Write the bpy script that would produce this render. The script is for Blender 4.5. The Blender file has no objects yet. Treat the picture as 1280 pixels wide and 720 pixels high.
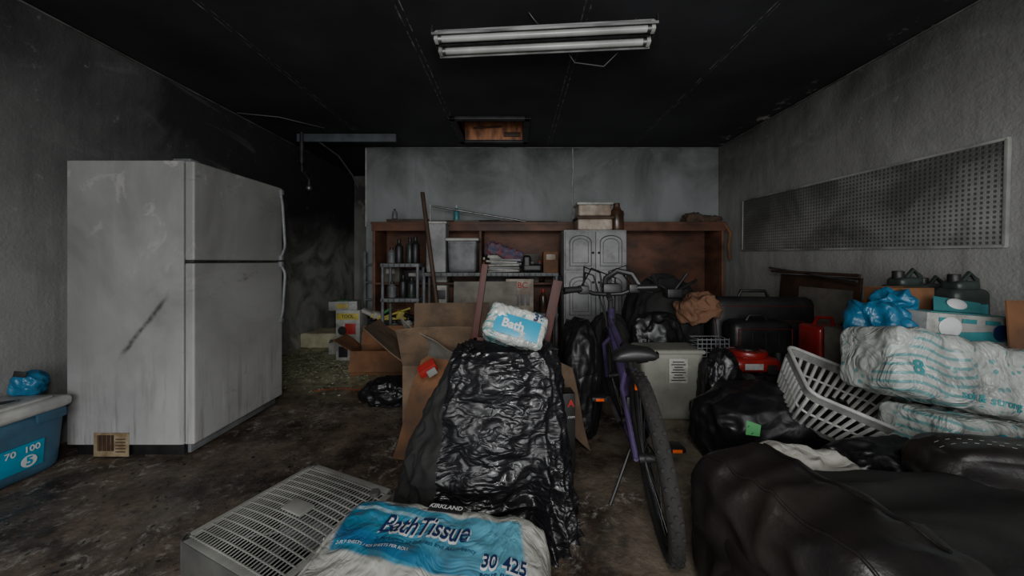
import bpy, bmesh, math, random
from mathutils import Vector, Matrix, Euler, noise
from mathutils.bvhtree import BVHTree
random.seed(7)
sc = bpy.context.scene
R = math.radians

# ------------------------------------------------------------------ materials
def newmat(name):
    m = bpy.data.materials.new(name); m.use_nodes = True
    nt = m.node_tree
    return m, nt, nt.nodes['Principled BSDF']

def c4(c): return (c[0], c[1], c[2], 1)

class NG:
    def __init__(s, nt):
        s.nt = nt
        s.tc = nt.nodes.new('ShaderNodeTexCoord')
        s.sep = None
    def L(s, a, b): s.nt.links.new(a, b)
    def xyz(s):
        if not s.sep:
            s.sep = s.nt.nodes.new('ShaderNodeSeparateXYZ'); s.L(s.tc.outputs['Object'], s.sep.inputs[0])
        return s.sep.outputs
    def math(s, op, a, b=None, c=None, clamp=False):
        n = s.nt.nodes.new('ShaderNodeMath'); n.operation = op; n.use_clamp = clamp
        for i, v in enumerate((a, b, c)):
            if v is None: continue
            if isinstance(v, (int, float)): n.inputs[i].default_value = v
            else: s.L(v, n.inputs[i])
        return n.outputs[0]
    def rng(s, v, a, b, c=0.0, d=1.0):
        n = s.nt.nodes.new('ShaderNodeMapRange'); n.clamp = True
        s.L(v, n.inputs[0])
        for i, q in enumerate((a, b, c, d)): n.inputs[i+1].default_value = q
        return n.outputs[0]
    def noise(s, scale, detail=4, rough=.55, stretch=(1,1,1), dist=0, off=(0,0,0), rot=(0,0,0)):
        mp = s.nt.nodes.new('ShaderNodeMapping'); s.L(s.tc.outputs['Object'], mp.inputs[0])
        mp.inputs['Scale'].default_value = stretch; mp.inputs['Location'].default_value = off
        mp.inputs['Rotation'].default_value = rot
        n = s.nt.nodes.new('ShaderNodeTexNoise'); s.L(mp.outputs[0], n.inputs['Vector'])
        n.inputs['Scale'].default_value = scale; n.inputs['Detail'].default_value = detail
        n.inputs['Roughness'].default_value = rough; n.inputs['Distortion'].default_value = dist
        return n.outputs['Fac']
    def mix(s, f, a, b):
        n = s.nt.nodes.new('ShaderNodeMix'); n.data_type = 'RGBA'
        if isinstance(f, (int, float)): n.inputs[0].default_value = f
        else: s.L(f, n.inputs[0])
        for i, v in ((6, a), (7, b)):
            if isinstance(v, tuple): n.inputs[i].default_value = c4(v)
            else: s.L(v, n.inputs[i])
        return n.outputs[2]
    def bump(s, h, strength, dist, bsdf):
        n = s.nt.nodes.new('ShaderNodeBump'); n.inputs['Strength'].default_value = strength
        n.inputs['Distance'].default_value = dist
        s.L(h, n.inputs['Height']); s.L(n.outputs[0], bsdf.inputs['Normal'])

def M(name, c1, c2=None, scale=6, lo=.35, hi=.65, rough=.6, bump=0.0, bscale=30, bdist=.01, metal=0, stretch=(1,1,1), coat=0, detail=5, grime=0):
    m, nt, b = newmat(name); g = NG(nt)
    if c2 is None: c2 = tuple(x*.7 for x in c1)
    f = g.rng(g.noise(scale, detail, stretch=stretch), lo, hi)
    col = g.mix(f, c1, c2)
    if grime: col = g.mix(g.rng(g.noise(scale*2.2, 8, .75, off=(5,1,3)), .50, .66, 0, grime), col, (.03,.028,.025))
    g.L(col, b.inputs['Base Color'])
    b.inputs['Roughness'].default_value = rough
    b.inputs['Metallic'].default_value = metal
    b.inputs['Coat Weight'].default_value = coat
    if bump: g.bump(g.noise(bscale, 4), bump, bdist, b)
    return m

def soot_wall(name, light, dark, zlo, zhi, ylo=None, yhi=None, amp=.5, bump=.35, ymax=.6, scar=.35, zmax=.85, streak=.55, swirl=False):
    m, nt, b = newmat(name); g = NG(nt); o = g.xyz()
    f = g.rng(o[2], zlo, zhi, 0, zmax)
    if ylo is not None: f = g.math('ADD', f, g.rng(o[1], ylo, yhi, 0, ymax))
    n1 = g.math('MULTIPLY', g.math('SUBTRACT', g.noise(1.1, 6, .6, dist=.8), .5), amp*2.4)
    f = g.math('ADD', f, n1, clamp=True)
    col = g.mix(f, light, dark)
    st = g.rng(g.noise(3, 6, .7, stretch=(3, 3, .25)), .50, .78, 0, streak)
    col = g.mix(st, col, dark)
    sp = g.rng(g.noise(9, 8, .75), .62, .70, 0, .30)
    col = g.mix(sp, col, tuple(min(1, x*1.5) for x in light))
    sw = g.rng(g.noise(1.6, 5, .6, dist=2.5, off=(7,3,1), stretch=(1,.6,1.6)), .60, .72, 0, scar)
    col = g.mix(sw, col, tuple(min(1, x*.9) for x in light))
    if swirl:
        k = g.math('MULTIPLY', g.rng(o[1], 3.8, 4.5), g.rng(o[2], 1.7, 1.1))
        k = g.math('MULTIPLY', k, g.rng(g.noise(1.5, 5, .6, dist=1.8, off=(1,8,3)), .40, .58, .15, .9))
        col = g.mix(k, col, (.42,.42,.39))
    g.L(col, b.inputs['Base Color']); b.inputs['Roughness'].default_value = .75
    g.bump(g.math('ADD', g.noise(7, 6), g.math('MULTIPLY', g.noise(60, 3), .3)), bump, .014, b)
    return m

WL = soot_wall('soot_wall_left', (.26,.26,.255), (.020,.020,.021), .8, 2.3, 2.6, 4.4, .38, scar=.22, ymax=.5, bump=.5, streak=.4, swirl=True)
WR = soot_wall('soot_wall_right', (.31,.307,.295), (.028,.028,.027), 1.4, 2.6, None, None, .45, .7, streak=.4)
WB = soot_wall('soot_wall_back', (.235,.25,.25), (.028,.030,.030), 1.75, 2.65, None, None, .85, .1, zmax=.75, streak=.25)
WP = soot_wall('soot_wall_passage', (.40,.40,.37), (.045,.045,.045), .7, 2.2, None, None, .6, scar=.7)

def ceiling_mat():
    m, nt, b = newmat('soot_ceiling'); g = NG(nt); o = g.xyz()
    base = g.mix(g.rng(g.noise(1.2, 6), .35, .7), (.010,.010,.012), (.027,.028,.032))
    n = g.rng(g.noise(30, 4, .7, stretch=(1, .35, 1)), .46, .62)
    tot = None
    for x0, w in ((-.70,.0025),(-.665,.002),(.40,.0025),(.435,.002),(1.49,.002),(1.515,.001),(-1.83,.002),(-1.80,.001)):
        d = g.math('ABSOLUTE', g.math('SUBTRACT', o[0], x0))
        k = g.rng(d, w, w+.003, 1, 0)
        tot = k if tot is None else g.math('MAXIMUM', tot, k)
    f = g.math('MULTIPLY', tot, g.math('MULTIPLY', n, .6))
    col = g.mix(f, base, (.30,.30,.30))
    edge = g.math('MULTIPLY', g.rng(o[0], 2.42, 2.55), g.rng(g.noise(5, 6, .7, off=(2,5,0)), .56, .62))
    col = g.mix(edge, col, (.30,.27,.24))
    g.L(col, b.inputs['Base Color'])
    b.inputs['Roughness'].default_value = .7
    g.bump(g.noise(20, 5), .15, .01, b)
    return m
CEIL = ceiling_mat()

def floor_mat():
    m, nt, b = newmat('wet_sooty_concrete'); g = NG(nt); o = g.xyz()
    a = g.mix(g.rng(g.noise(2.4, 10, .75), .40, .60), (.034,.024,.018), (.165,.125,.095))
    sc_ = g.rng(g.noise(11, 10, .82, dist=.7), .53, .61, 0, .75)
    sc_ = g.math('MULTIPLY', sc_, g.rng(g.noise(1.7, 4, off=(2,7,3)), .40, .56))
    a = g.mix(sc_, a, (.42,.39,.35))
    dk = g.rng(g.noise(3.3, 9, .75, off=(9,2,4)), .51, .62, 0, .85)
    a = g.mix(dk, a, (.018,.013,.010))
    right = g.rng(o[0], .2, 1.0, 0, .7)
    a = g.mix(g.math('MULTIPLY', right, g.rng(g.noise(3, 5), .4, .6)), a, (.27,.245,.18))
    back = g.math('MULTIPLY', g.rng(o[1], 2.8, 3.4), g.rng(o[0], -1.5, -1.1, 1, 0))
    a = g.mix(g.math('MULTIPLY', back, g.rng(g.noise(7, 7, .75), .36, .58, 0, .95)), a, (.48,.48,.29))
    g.L(a, b.inputs['Base Color'])
    g.L(g.rng(g.noise(2.6, 7, .7, off=(4,1,0)), .42, .56, .10, .65), b.inputs['Roughness'])
    g.bump(g.math('ADD', g.noise(9, 8, .7), g.math('MULTIPLY', g.noise(45, 4), .5)), .5, .014, b)
    return m
FLOOR = floor_mat()

def fridge_mat():
    m, nt, b = newmat('sooty_white_enamel'); g = NG(nt); o = g.xyz()
    f = g.rng(o[2], -.85, .45, .10, .75)
    f = g.math('ADD', f, g.math('MULTIPLY', g.math('SUBTRACT', g.noise(1.3, 5, .6, dist=.6), .5), 1.4), clamp=True)
    col = g.mix(f, (.43,.43,.42), (.115,.115,.11))
    dr = g.math('MULTIPLY', g.rng(g.noise(4, 7, .75, stretch=(5, 5, .35), dist=.4), .50, .64), g.rng(o[2], -.75, -.15, .60, .05))
    col = g.mix(dr, col, (.13,.13,.125))
    dr2 = g.math('MULTIPLY', g.rng(g.noise(4, 6, .7, stretch=(5, 5, .25), off=(4,4,2)), .58, .66, 0, .5), g.rng(o[2], -.6, -.2, 1, .1))
    col = g.mix(dr2, col, (.50,.50,.49))
    sm = g.rng(g.noise(3.2, 7, .75, dist=1.6), .57, .63, 0, .50)
    sm = g.math('MULTIPLY', sm, g.rng(o[2], .0, .6, .25, 1))
    col = g.mix(sm, col, (.38,.37,.34))
    dg = g.rng(g.noise(2.6, 6, .7, stretch=(.45, 1, 2.6), rot=(0, R(40), 0), off=(3,1,2)), .62, .70, 0, .6)
    col = g.mix(dg, col, (.05,.05,.05))
    # long diagonal scorch mark on the cabinet side
    ln = g.math('SUBTRACT', g.math('ADD', o[2], .267), g.math('MULTIPLY', g.math('ADD', o[0], .074), 1.227))
    ln = g.math('ABSOLUTE', g.math('ADD', ln, g.math('MULTIPLY', g.math('SUBTRACT', g.noise(9, 4), .5), .05)))
    k = g.math('MULTIPLY', g.rng(ln, .004, .030, 1, 0), g.math('MULTIPLY', g.rng(o[0], -.10, -.04), g.rng(o[0], .15, .20, 1, 0)))
    k = g.math('MULTIPLY', k, g.rng(g.noise(14, 4), .35, .55, .2, .9))
    col = g.mix(k, col, (.03,.03,.03))
    g.L(col, b.inputs['Base Color']); b.inputs['Roughness'].default_value = .55
    g.bump(g.noise(160, 2), .08, .002, b)
    return m
FR = fridge_mat()

def plastic_bag_mat(name, c=(.006,.006,.007), rough=.28, strength=.35, scale=4, stretch=(1,1,1), det=1.5, fine=.2, spec=.5, fmul=2.6):
    m, nt, b = newmat(name); g = NG(nt)
    g.L(g.mix(g.noise(3), c, tuple(x*2.0 for x in c)), b.inputs['Base Color'])
    g.L(g.rng(g.noise(4, 4, off=(3,2,1)), .4, .6, rough, rough+.2), b.inputs['Roughness'])
    n = g.noise(scale, det, .5, dist=1.0, stretch=stretch)
    r = g.math('ABSOLUTE', g.math('SUBTRACT', n, .5))
    n2 = g.noise(scale*fmul, 1.5, .5, dist=.8, stretch=stretch)
    r2 = g.math('ABSOLUTE', g.math('SUBTRACT', n2, .5))
    g.bump(g.math('ADD', r, g.math('MULTIPLY', r2, fine)), strength, .10, b)
    b.inputs['Specular IOR Level'].default_value = spec
    return m
BAG = plastic_bag_mat('black_garbage_plastic')
BAG2 = plastic_bag_mat('black_garbage_plastic_crinkled', rough=.22, strength=.42, scale=4.5, stretch=(1,1,1.9), fine=.55, spec=.42, fmul=3.2)
CLOTH = M('black_sooty_fabric', (.006,.006,.006), (.014,.013,.012), rough=.85, bump=.5, bscale=14)
LEATHER = M('black_leather', (.007,.007,.008), (.020,.016,.014), scale=3, rough=.38, bump=.35, bscale=60, bdist=.004)
STITCH = M('thread_grey', (.22,.22,.20), rough=.8)

WOODR = M('reddish_brown_wood', (.060,.011,.006), (.025,.006,.004), scale=8, stretch=(6,6,.6), rough=.65, bump=.1)
WOODB = M('sooty_brown_board', (.18,.075,.042), (.055,.024,.015), scale=2.2, stretch=(1,1,2), rough=.6, bump=.15, grime=.6)
WOODO = M('orange_plywood', (.46,.19,.08), (.13,.05,.025), scale=5, stretch=(3,1,1), rough=.6)
WOODD = M('dark_wood_handle', (.07,.038,.022), (.03,.018,.012), scale=6, rough=.6)
CARD = M('cardboard', (.17,.11,.066), (.075,.05,.032), scale=4, rough=.85, bump=.1, bscale=20, grime=.5)
CARDO = M('orange_brown_cardboard', (.23,.10,.042), (.10,.05,.024), scale=4, rough=.8, grime=.5)
CARDG = M('grey_sooty_cardboard', (.17,.155,.13), (.08,.075,.065), scale=4, rough=.85, grime=.4)
GREYP = M('grey_plastic', (.18,.185,.19), (.08,.085,.09), scale=8, rough=.5)
WHITEP = M('sooty_white_plastic', (.44,.44,.41), (.22,.22,.21), scale=4, rough=.45, grime=.5)
WHITE2 = M('white_plastic', (.54,.54,.51), (.30,.30,.29), scale=5, rough=.4, grime=.35)
CAB = M('sooty_white_cabinet', (.35,.355,.35), (.14,.145,.145), scale=3, rough=.55, lo=.3, hi=.7, grime=.4)
CABE = M('cabinet_moulding', (.16,.16,.16), (.05,.05,.05), scale=5, rough=.5)
BLACK = M('black_plastic', (.008,.008,.008), (.02,.02,.02), rough=.45)
RUBBER = M('tyre_rubber', (.010,.010,.010), (.022,.020,.018), rough=.9, bump=.4, bscale=60)
STEEL = M('dull_steel', (.30,.30,.30), (.12,.12,.12), scale=10, rough=.45, metal=.9)
STEELD = M('dark_steel', (.05,.05,.055), (.025,.025,.025), scale=10, rough=.5, metal=.5)
PURPLE = M('purple_frame_paint', (.085,.055,.14), (.035,.025,.06), scale=8, rough=.35, coat=.3)
RED = M('red_paint', (.32,.014,.012), (.13,.008,.007), scale=5, rough=.35, coat=.3)
REDL = M('red_print', (.42,.025,.02), (.28,.015,.012), rough=.5)
REDD = M('dark_red_piping', (.16,.012,.012), (.07,.008,.008), rough=.5)
ORANGE = M('orange_reflector', (.9,.14,.02), (.7,.08,.01), rough=.25)
CORD = M('orange_cord', (.30,.05,.015), (.12,.02,.01), rough=.6)
YEL = M('yellow_plastic', (.50,.42,.08), (.28,.22,.04), rough=.5)
BLUEC = M('cooler_blue', (.055,.15,.23), (.03,.085,.14), scale=3, rough=.4, grime=.3)
BLUEL = M('label_blue', (.02,.32,.50), (.015,.24,.38), rough=.35)
TEAL = M('teal_print', (.04,.24,.25), (.03,.16,.18), rough=.4)
NAVY = M('navy_print', (.01,.025,.09), (.01,.02,.07), rough=.4)
WPRINT = M('white_print', (.68,.69,.69), (.50,.50,.50), rough=.4)
BPRINT = M('black_print', (.015,.015,.015), (.02,.02,.02), rough=.5)
BEIGE = M('beige_plastic', (.28,.28,.235), (.17,.17,.145), scale=3, rough=.5, grime=.25)
CREAM = M('cream_stained_plastic', (.46,.40,.32), (.20,.14,.10), scale=6, rough=.5, grime=.4)
BROWNJ = M('brown_glass', (.09,.045,.022), (.03,.016,.01), rough=.25)
GREENJ = M('dark_green_plastic', (.04,.055,.048), (.018,.026,.024), rough=.4)
BLUEB = plastic_bag_mat('blue_plastic_bag', (.012,.09,.17), .3, .5, 6)
CLEARP = plastic_bag_mat('pale_crumpled_sheet', (.30,.29,.26), .4, .6, 6)
PAPERB = plastic_bag_mat('brown_paper_bag', (.11,.055,.03), .8, .5, 6)
PAPER = M('paper', (.46,.45,.41), (.26,.25,.22), scale=6, rough=.8, grime=.4)
CONC = M('pale_concrete', (.74,.70,.48), (.46,.43,.29), scale=7, rough=.85, bump=.5)
GLASSD = M('dull_greenish_rubble', (.30,.32,.20), (.12,.13,.08), scale=9, rough=.75)
ASH = M('ash_debris_mix', (.07,.062,.052), (.02,.018,.015), scale=4, rough=.85)
ENAMEL = M('white_fixture_enamel', (.30,.31,.30), (.10,.10,.10), scale=8, rough=.45, stretch=(.5,3,3))
TUBE = M('fluorescent_glass', (.36,.37,.35), (.22,.22,.21), scale=4, rough=.25)
BOARDG = M('grey_blue_board', (.07,.08,.09), (.03,.035,.04), rough=.6)
FANM = M('sooty_fan_plastic', (.12,.12,.11), (.06,.06,.056), scale=5, rough=.6)
FANG = M('fan_grille_plastic', (.33,.33,.30), (.17,.17,.155), scale=4, rough=.5)
GREENT = M('green_tag', (.10,.42,.15), (.08,.3,.1), rough=.4)
LABEL = M('label_tan', (.36,.29,.18), (.18,.12,.06), scale=20, rough=.7)
RAG = M('brown_rag', (.10,.06,.04), (.04,.03,.02), rough=.9)
MIXC = M('mixed_cloth', (.20,.06,.07), (.07,.10,.16), scale=14, rough=.8)

def tissue_mat():
    m, nt, b = newmat('tissue_wrapper_print'); g = NG(nt); o = g.xyz()
    x, y = o[0], o[1]
    w = g.math('MULTIPLY', g.math('SINE', g.math('ADD', g.math('MULTIPLY', x, 7.0), 1.0)), .018)
    yy = g.math('ADD', y, w)
    band = g.math('MULTIPLY', g.rng(yy, .160, .168, 1, 0), g.rng(yy, -.045, -.035, 0, 1))
    xr = g.math('ADD', x, g.math('MULTIPLY', y, .25))
    band = g.math('MULTIPLY', band, g.math('MULTIPLY', g.rng(xr, .285, .30, 1, 0), g.rng(xr, -.300, -.285, 0, 1)))
    shade = g.rng(x, -.3, .3)
    blue = g.mix(shade, (.02,.18,.31), (.11,.32,.41))
    col = g.mix(band, (.42,.42,.385), blue)
    d = g.math('ADD', yy, g.math('MULTIPLY', x, .10))
    sw = g.math('MULTIPLY', g.math('MULTIPLY', g.rng(d, -.035, -.03, 0, 1), g.rng(d, .0, .03, 1, 0)), g.rng(x, -.15, .25, 1, 0))
    col = g.mix(g.math('MULTIPLY', sw, band), col, (.015,.10,.22))
    d2 = g.math('SUBTRACT', yy, .13)
    s2 = g.math('MULTIPLY', g.rng(g.math('ABSOLUTE', d2), .004, .01, 1, 0), g.rng(x, -.25, .1, 1, 0))
    col = g.mix(g.math('MULTIPLY', s2, band), col, (.35,.5,.55))
    col = g.mix(g.rng(g.noise(7, 7, .7), .50, .70, 0, .6), col, (.08,.08,.07))
    g.L(col, b.inputs['Base Color']); b.inputs['Roughness'].default_value = .25
    b.inputs['Coat Weight'].default_value = .4
    r = g.math('ABSOLUTE', g.math('SUBTRACT', g.noise(7, 3, .55, dist=1.3), .5))
    g.bump(r, .5, .05, b)
    return m
TISSUE = tissue_mat()

def towel_mat():
    m, nt, b = newmat('towel_wrapper_print'); g = NG(nt); o = g.xyz()
    n = g.nt.nodes.new('ShaderNodeTexVoronoi'); n.inputs['Scale'].default_value = 26
    g.L(g.tc.outputs['Object'], n.inputs['Vector'])
    dots = g.rng(n.outputs['Distance'], .24, .30, 1, 0)
    ln = g.math('SINE', g.math('ADD', g.math('MULTIPLY', o[2], 170.0), g.math('MULTIPLY', g.math('SINE', g.math('MULTIPLY', o[0], 24.0)), 2.0)))
    lines = g.rng(ln, .3, .7)
    nz = g.rng(g.noise(3.5, 2), .47, .52)
    nz2 = g.rng(g.noise(3.0, 2, off=(5,2,8)), .49, .53)
    f = g.math('MAXIMUM', g.math('MULTIPLY', lines, nz2), g.math('MULTIPLY', dots, nz))
    col = g.mix(g.math('MULTIPLY', f, .75), (.40,.425,.40), (.05,.25,.26))
    col = g.mix(g.rng(g.noise(4, 7, .72, off=(3,3,3)), .50, .68, 0, .65), col, (.08,.08,.075))
    g.L(col, b.inputs['Base Color']); b.inputs['Roughness'].default_value = .28
    r = g.math('ABSOLUTE', g.math('SUBTRACT', g.noise(7, 3, .55, dist=1.3), .5))
    g.bump(r, .7, .06, b)
    return m
TOWEL = towel_mat()

def peg_mat():
    m, nt, b = newmat('perforated_panel'); g = NG(nt); o = g.xyz()
    def cell(v):
        q = g.math('SUBTRACT', g.math('FRACT', g.math('MULTIPLY', v, 1/.028)), .5)
        return g.math('MULTIPLY', q, q)
    d = g.math('ADD', cell(o[1]), cell(o[2]))
    h = g.rng(d, .04, .11, 1, 0)
    f = g.math('ADD', g.rng(g.noise(1.5, 6, .6, dist=.6), .35, .65), g.rng(o[2], -.1, .28, 0, .5), clamp=True)
    base = g.mix(f, (.32,.32,.30), (.09,.09,.085))
    g.L(g.mix(g.math('MULTIPLY', h, .75), base, (.045,.044,.04)), b.inputs['Base Color'])
    b.inputs['Roughness'].default_value = .4
    g.bump(g.math('MULTIPLY', h, -1.0), .5, .006, b)
    return m
PEG = peg_mat()
PEGF = M('sooty_panel_trim', (.17,.17,.16), (.06,.06,.055), scale=5, rough=.6)
PEGM = M('sooty_metal_frame', (.36,.36,.34), (.14,.14,.13), scale=4, rough=.5)

# ------------------------------------------------------------------ builder
def _rot(r): return Euler(r).to_matrix().to_4x4()
class B:
    def __init__(s, name, loc=(0,0,0), rot=(0,0,0)):
        s.name, s.loc, s.rot = name, loc, rot
        s.bm = bmesh.new(); s.mats = []
    def mi(s, m):
        if m not in s.mats: s.mats.append(m)
        return s.mats.index(m)
    def add(s, t, mat, mx=None):
        if mx is not None: bmesh.ops.transform(t, matrix=mx, verts=t.verts)
        i = s.mi(mat)
        for f in t.faces: f.material_index = i; f.smooth = True
        me = bpy.data.meshes.new('t'); t.to_mesh(me); t.free()
        s.bm.from_mesh(me); bpy.data.meshes.remove(me)
    def box(s, c, size, mat, bevel=.004, rot=(0,0,0), seg=2):
        t = bmesh.new(); bmesh.ops.create_cube(t, size=1)
        bmesh.ops.transform(t, matrix=Matrix.Diagonal((*size, 1)), verts=t.verts)
        bv = min(bevel, min(size)*.45)
        if bv > 0: bmesh.ops.bevel(t, geom=t.edges[:], offset=bv, segments=seg, profile=.6, affect='EDGES')
        s.add(t, mat, Matrix.Translation(c) @ _rot(rot)); return s
    def cyl(s, p1, p2, r, mat, r2=None, seg=16, bevel=0):
        p1, p2 = Vector(p1), Vector(p2); d = p2-p1
        t = bmesh.new()
        bmesh.ops.create_cone(t, cap_ends=True, segments=seg, radius1=r, radius2=r if r2 is None else r2, depth=d.length)
        if bevel:
            es = [e for e in t.edges if len(e.link_faces) == 2 and any(len(f.verts) > 4 for f in e.link_faces)]
            bmesh.ops.bevel(t, geom=es, offset=bevel, segments=2, profile=.5, affect='EDGES')
        s.add(t, mat, Matrix.Translation((p1+p2)/2) @ d.to_track_quat('Z', 'Y').to_matrix().to_4x4()); return s
    def tube(s, pts, r, mat, seg=8, closed=False):
        pts = [Vector(p) for p in pts]; n = len(pts); t = bmesh.new(); rings = []
        up = None
        for i, p in enumerate(pts):
            a = pts[i-1] if (i > 0 or closed) else p
            b_ = pts[(i+1) % n] if (i < n-1 or closed) else p
            d = (b_-a).normalized() if (b_-a).length > 1e-9 else Vector((0,0,1))
            if up is None: up = d.orthogonal().normalized()
            else:
                up = up - d*up.dot(d)
                up = up.normalized() if up.length > 1e-6 else d.orthogonal().normalized()
            sd = d.cross(up)
            rr = r[i] if isinstance(r, (list, tuple)) else r
            rings.append([t.verts.new(p + (up*math.cos(2*math.pi*k/seg)+sd*math.sin(2*math.pi*k/seg))*rr) for k in range(seg)])
        m = n if closed else n-1
        for i in range(m):
            A, C = rings[i], rings[(i+1) % n]
            for k in range(seg):
                t.faces.new((A[k], A[(k+1) % seg], C[(k+1) % seg], C[k]))
        if not closed:
            t.faces.new(rings[0][::-1]); t.faces.new(rings[-1])
        bmesh.ops.recalc_face_normals(t, faces=t.faces)
        s.add(t, mat); return s
    def sph(s, c, sc_, mat, rot=(0,0,0), u=24, v=16):
        t = bmesh.new(); bmesh.ops.create_uvsphere(t, u_segments=u, v_segments=v, radius=1)
        s.add(t, mat, Matrix.Translation(c) @ _rot(rot) @ Matrix.Diagonal((*sc_, 1))); return s
    def ring(s, c, axis, Rr, r, mat, n=48, seg=8, sx=1):
        q = Vector(axis).to_track_quat('Z', 'Y')
        pts = [Vector(c) + q @ Vector((math.cos(2*math.pi*k/n)*Rr*sx, math.sin(2*math.pi*k/n)*Rr, 0)) for k in range(n)]
        return s.tube(pts, r, mat, seg, True)
    def soft(s, c, size, rad, mat, rot=(0,0,0), amp=0, freq=6, cuts=16, puff=0, seed=0, fn=None):
        t = bmesh.new(); bmesh.ops.create_cube(t, size=2)
        bmesh.ops.subdivide_edges(t, edges=t.edges[:], cuts=cuts, use_grid_fill=True)
        h = Vector(size)/2
        for v in t.verts:
            p = v.co.copy()
            q = Vector((p.x*h.x, p.y*h.y, p.z*h.z))
            inner = Vector([max(-(h[i]-rad), min(h[i]-rad, q[i])) for i in range(3)])
            d = q-inner
            nn = d.normalized() if d.length > 1e-9 else Vector((0,0,1))
            o = inner + nn*rad
            w = (1-p.x**2*.98)*(1-p.y**2*.98) + (1-p.x**2*.98)*(1-p.z**2*.98) + (1-p.y**2*.98)*(1-p.z**2*.98)
            o += nn*puff*min(1, w)
            if amp:
                o += nn*amp*(noise.noise(o*freq+Vector((seed,)*3)) + .5*(1-3*abs(noise.noise(o*freq*2.3+Vector((seed+9,)*3)))))
            if fn: o = fn(o, nn)
            v.co = o
        s.add(t, mat, Matrix.Translation(c) @ _rot(rot)); return s
    def quad(s, pts, mat, th=.004, cuts=0, warp=0):
        t = bmesh.new(); vs = [t.verts.new(p) for p in pts]; f = t.faces.new(vs)
        t.normal_update(); n = f.normal.copy()
        if cuts:
            bmesh.ops.subdivide_edges(t, edges=t.edges[:], cuts=cuts, use_grid_fill=True)
            for v in t.verts: v.co += n*warp*noise.noise(v.co*5)
        g = bmesh.ops.extrude_face_region(t, geom=t.faces[:])
        for e in g['geom']:
            if isinstance(e, bmesh.types.BMVert): e.co += n*th
        bmesh.ops.recalc_face_normals(t, faces=t.faces)
        s.add(t, mat); return s
    def text(s, txt, loc, rot, size, mat, drape=False, off=.0015, bold=0, sx=1, shear=0):
        cu = bpy.data.curves.new('txt', 'FONT'); cu.body = txt; cu.size = size
        cu.align_x = 'CENTER'; cu.align_y = 'CENTER'; cu.offset = bold; cu.shear = shear
        ob = bpy.data.objects.new('txt', cu); sc.collection.objects.link(ob)
        dg = bpy.context.evaluated_depsgraph_get()
        me = bpy.data.meshes.new_from_object(ob.evaluated_get(dg))
        t = bmesh.new(); t.from_mesh(me)
        bpy.data.objects.remove(ob); bpy.data.curves.remove(cu); bpy.data.meshes.remove(me)
        mx = Matrix.Translation(loc) @ _rot(rot) @ Matrix.Diagonal((sx,1,1,1))
        if drape:
            bmesh.ops.triangulate(t, faces=t.faces[:])
            bmesh.ops.transform(t, matrix=mx, verts=t.verts)
            tree = BVHTree.FromBMesh(s.bm)
            nz = (_rot(rot) @ Vector((0,0,1))).normalized()
            for v in t.verts:
                hit = tree.ray_cast(v.co + nz*.2, -nz)
                if hit[0] is not None: v.co = hit[0] + nz*(off+.002)
            s.add(t, mat)
        else: s.add(t, mat, mx)
        return s
    def done(s, center=True, angle=38):
        me = bpy.data.meshes.new(s.name)
        if center and len(s.bm.verts) and s.loc == (0,0,0):
            xs = [v.co for v in s.bm.verts]
            c = Vector([(min(v[i] for v in xs)+max(v[i] for v in xs))/2 for i in range(3)])
            for v in s.bm.verts: v.co -= c
            s.loc = tuple(c)
        s.bm.to_mesh(me); s.bm.free()
        for m in s.mats: me.materials.append(m)
        me.set_sharp_from_angle(angle=R(angle))
        ob = bpy.data.objects.new(s.name, me); sc.collection.objects.link(ob)
        ob.location = s.loc; ob.rotation_euler = s.rot
        return ob

def bag(name, c, dims, seed, mat=None, knot=True, tag=None, amp=1.0):
    """Closed refuse sack resting on z=c[2]; dims are full width, depth, height"""
    b = B(name); t = bmesh.new(); bmesh.ops.create_icosphere(t, subdivisions=6, radius=1)
    o = Vector((seed*3.1, seed*1.7, seed*.9))
    for v in t.verts:
        n = v.co.normalized()
        fl = noise.noise(Vector((n.x*1.2, n.y*1.2, n.z*.5))*2.2+o)
        d = .96 + amp*(.13*noise.noise(n*1.5+o) + .055*(1-3*abs(fl)) + .022*(1-3*abs(noise.noise(n*4+o))))
        p = Vector([math.copysign(abs(n[i])**.85, n[i]) for i in range(3)])*d
        if p.z < -.62: p.z = -.62 + (p.z+.62)*.06
        if knot and n.z > .90:
            k = (n.z-.90)/.10
            p.x *= (1-.75*k); p.y *= (1-.75*k); p.z += .30*k*k
        v.co = Vector((p.x*dims[0]*.5, p.y*dims[1]*.5, (p.z+.64)/1.66*dims[2]))+Vector(c)
    b.add(t, mat or BAG)
    if tag:
        tree = BVHTree.FromBMesh(b.bm); pts = []
        for dx, dz in ((-.035,-.03),(.03,-.035),(.04,.02),(-.02,.035)):
            h_ = tree.ray_cast(Vector((tag[0]+dx, c[1]-1, tag[1]+dz)), Vector((0,1,0)))[0]
            if h_: pts.append(h_+Vector((0,-.004,.002)))
        if len(pts) == 4: b.quad(pts, GREENT, .002)
    return b.done(angle=80)

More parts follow.
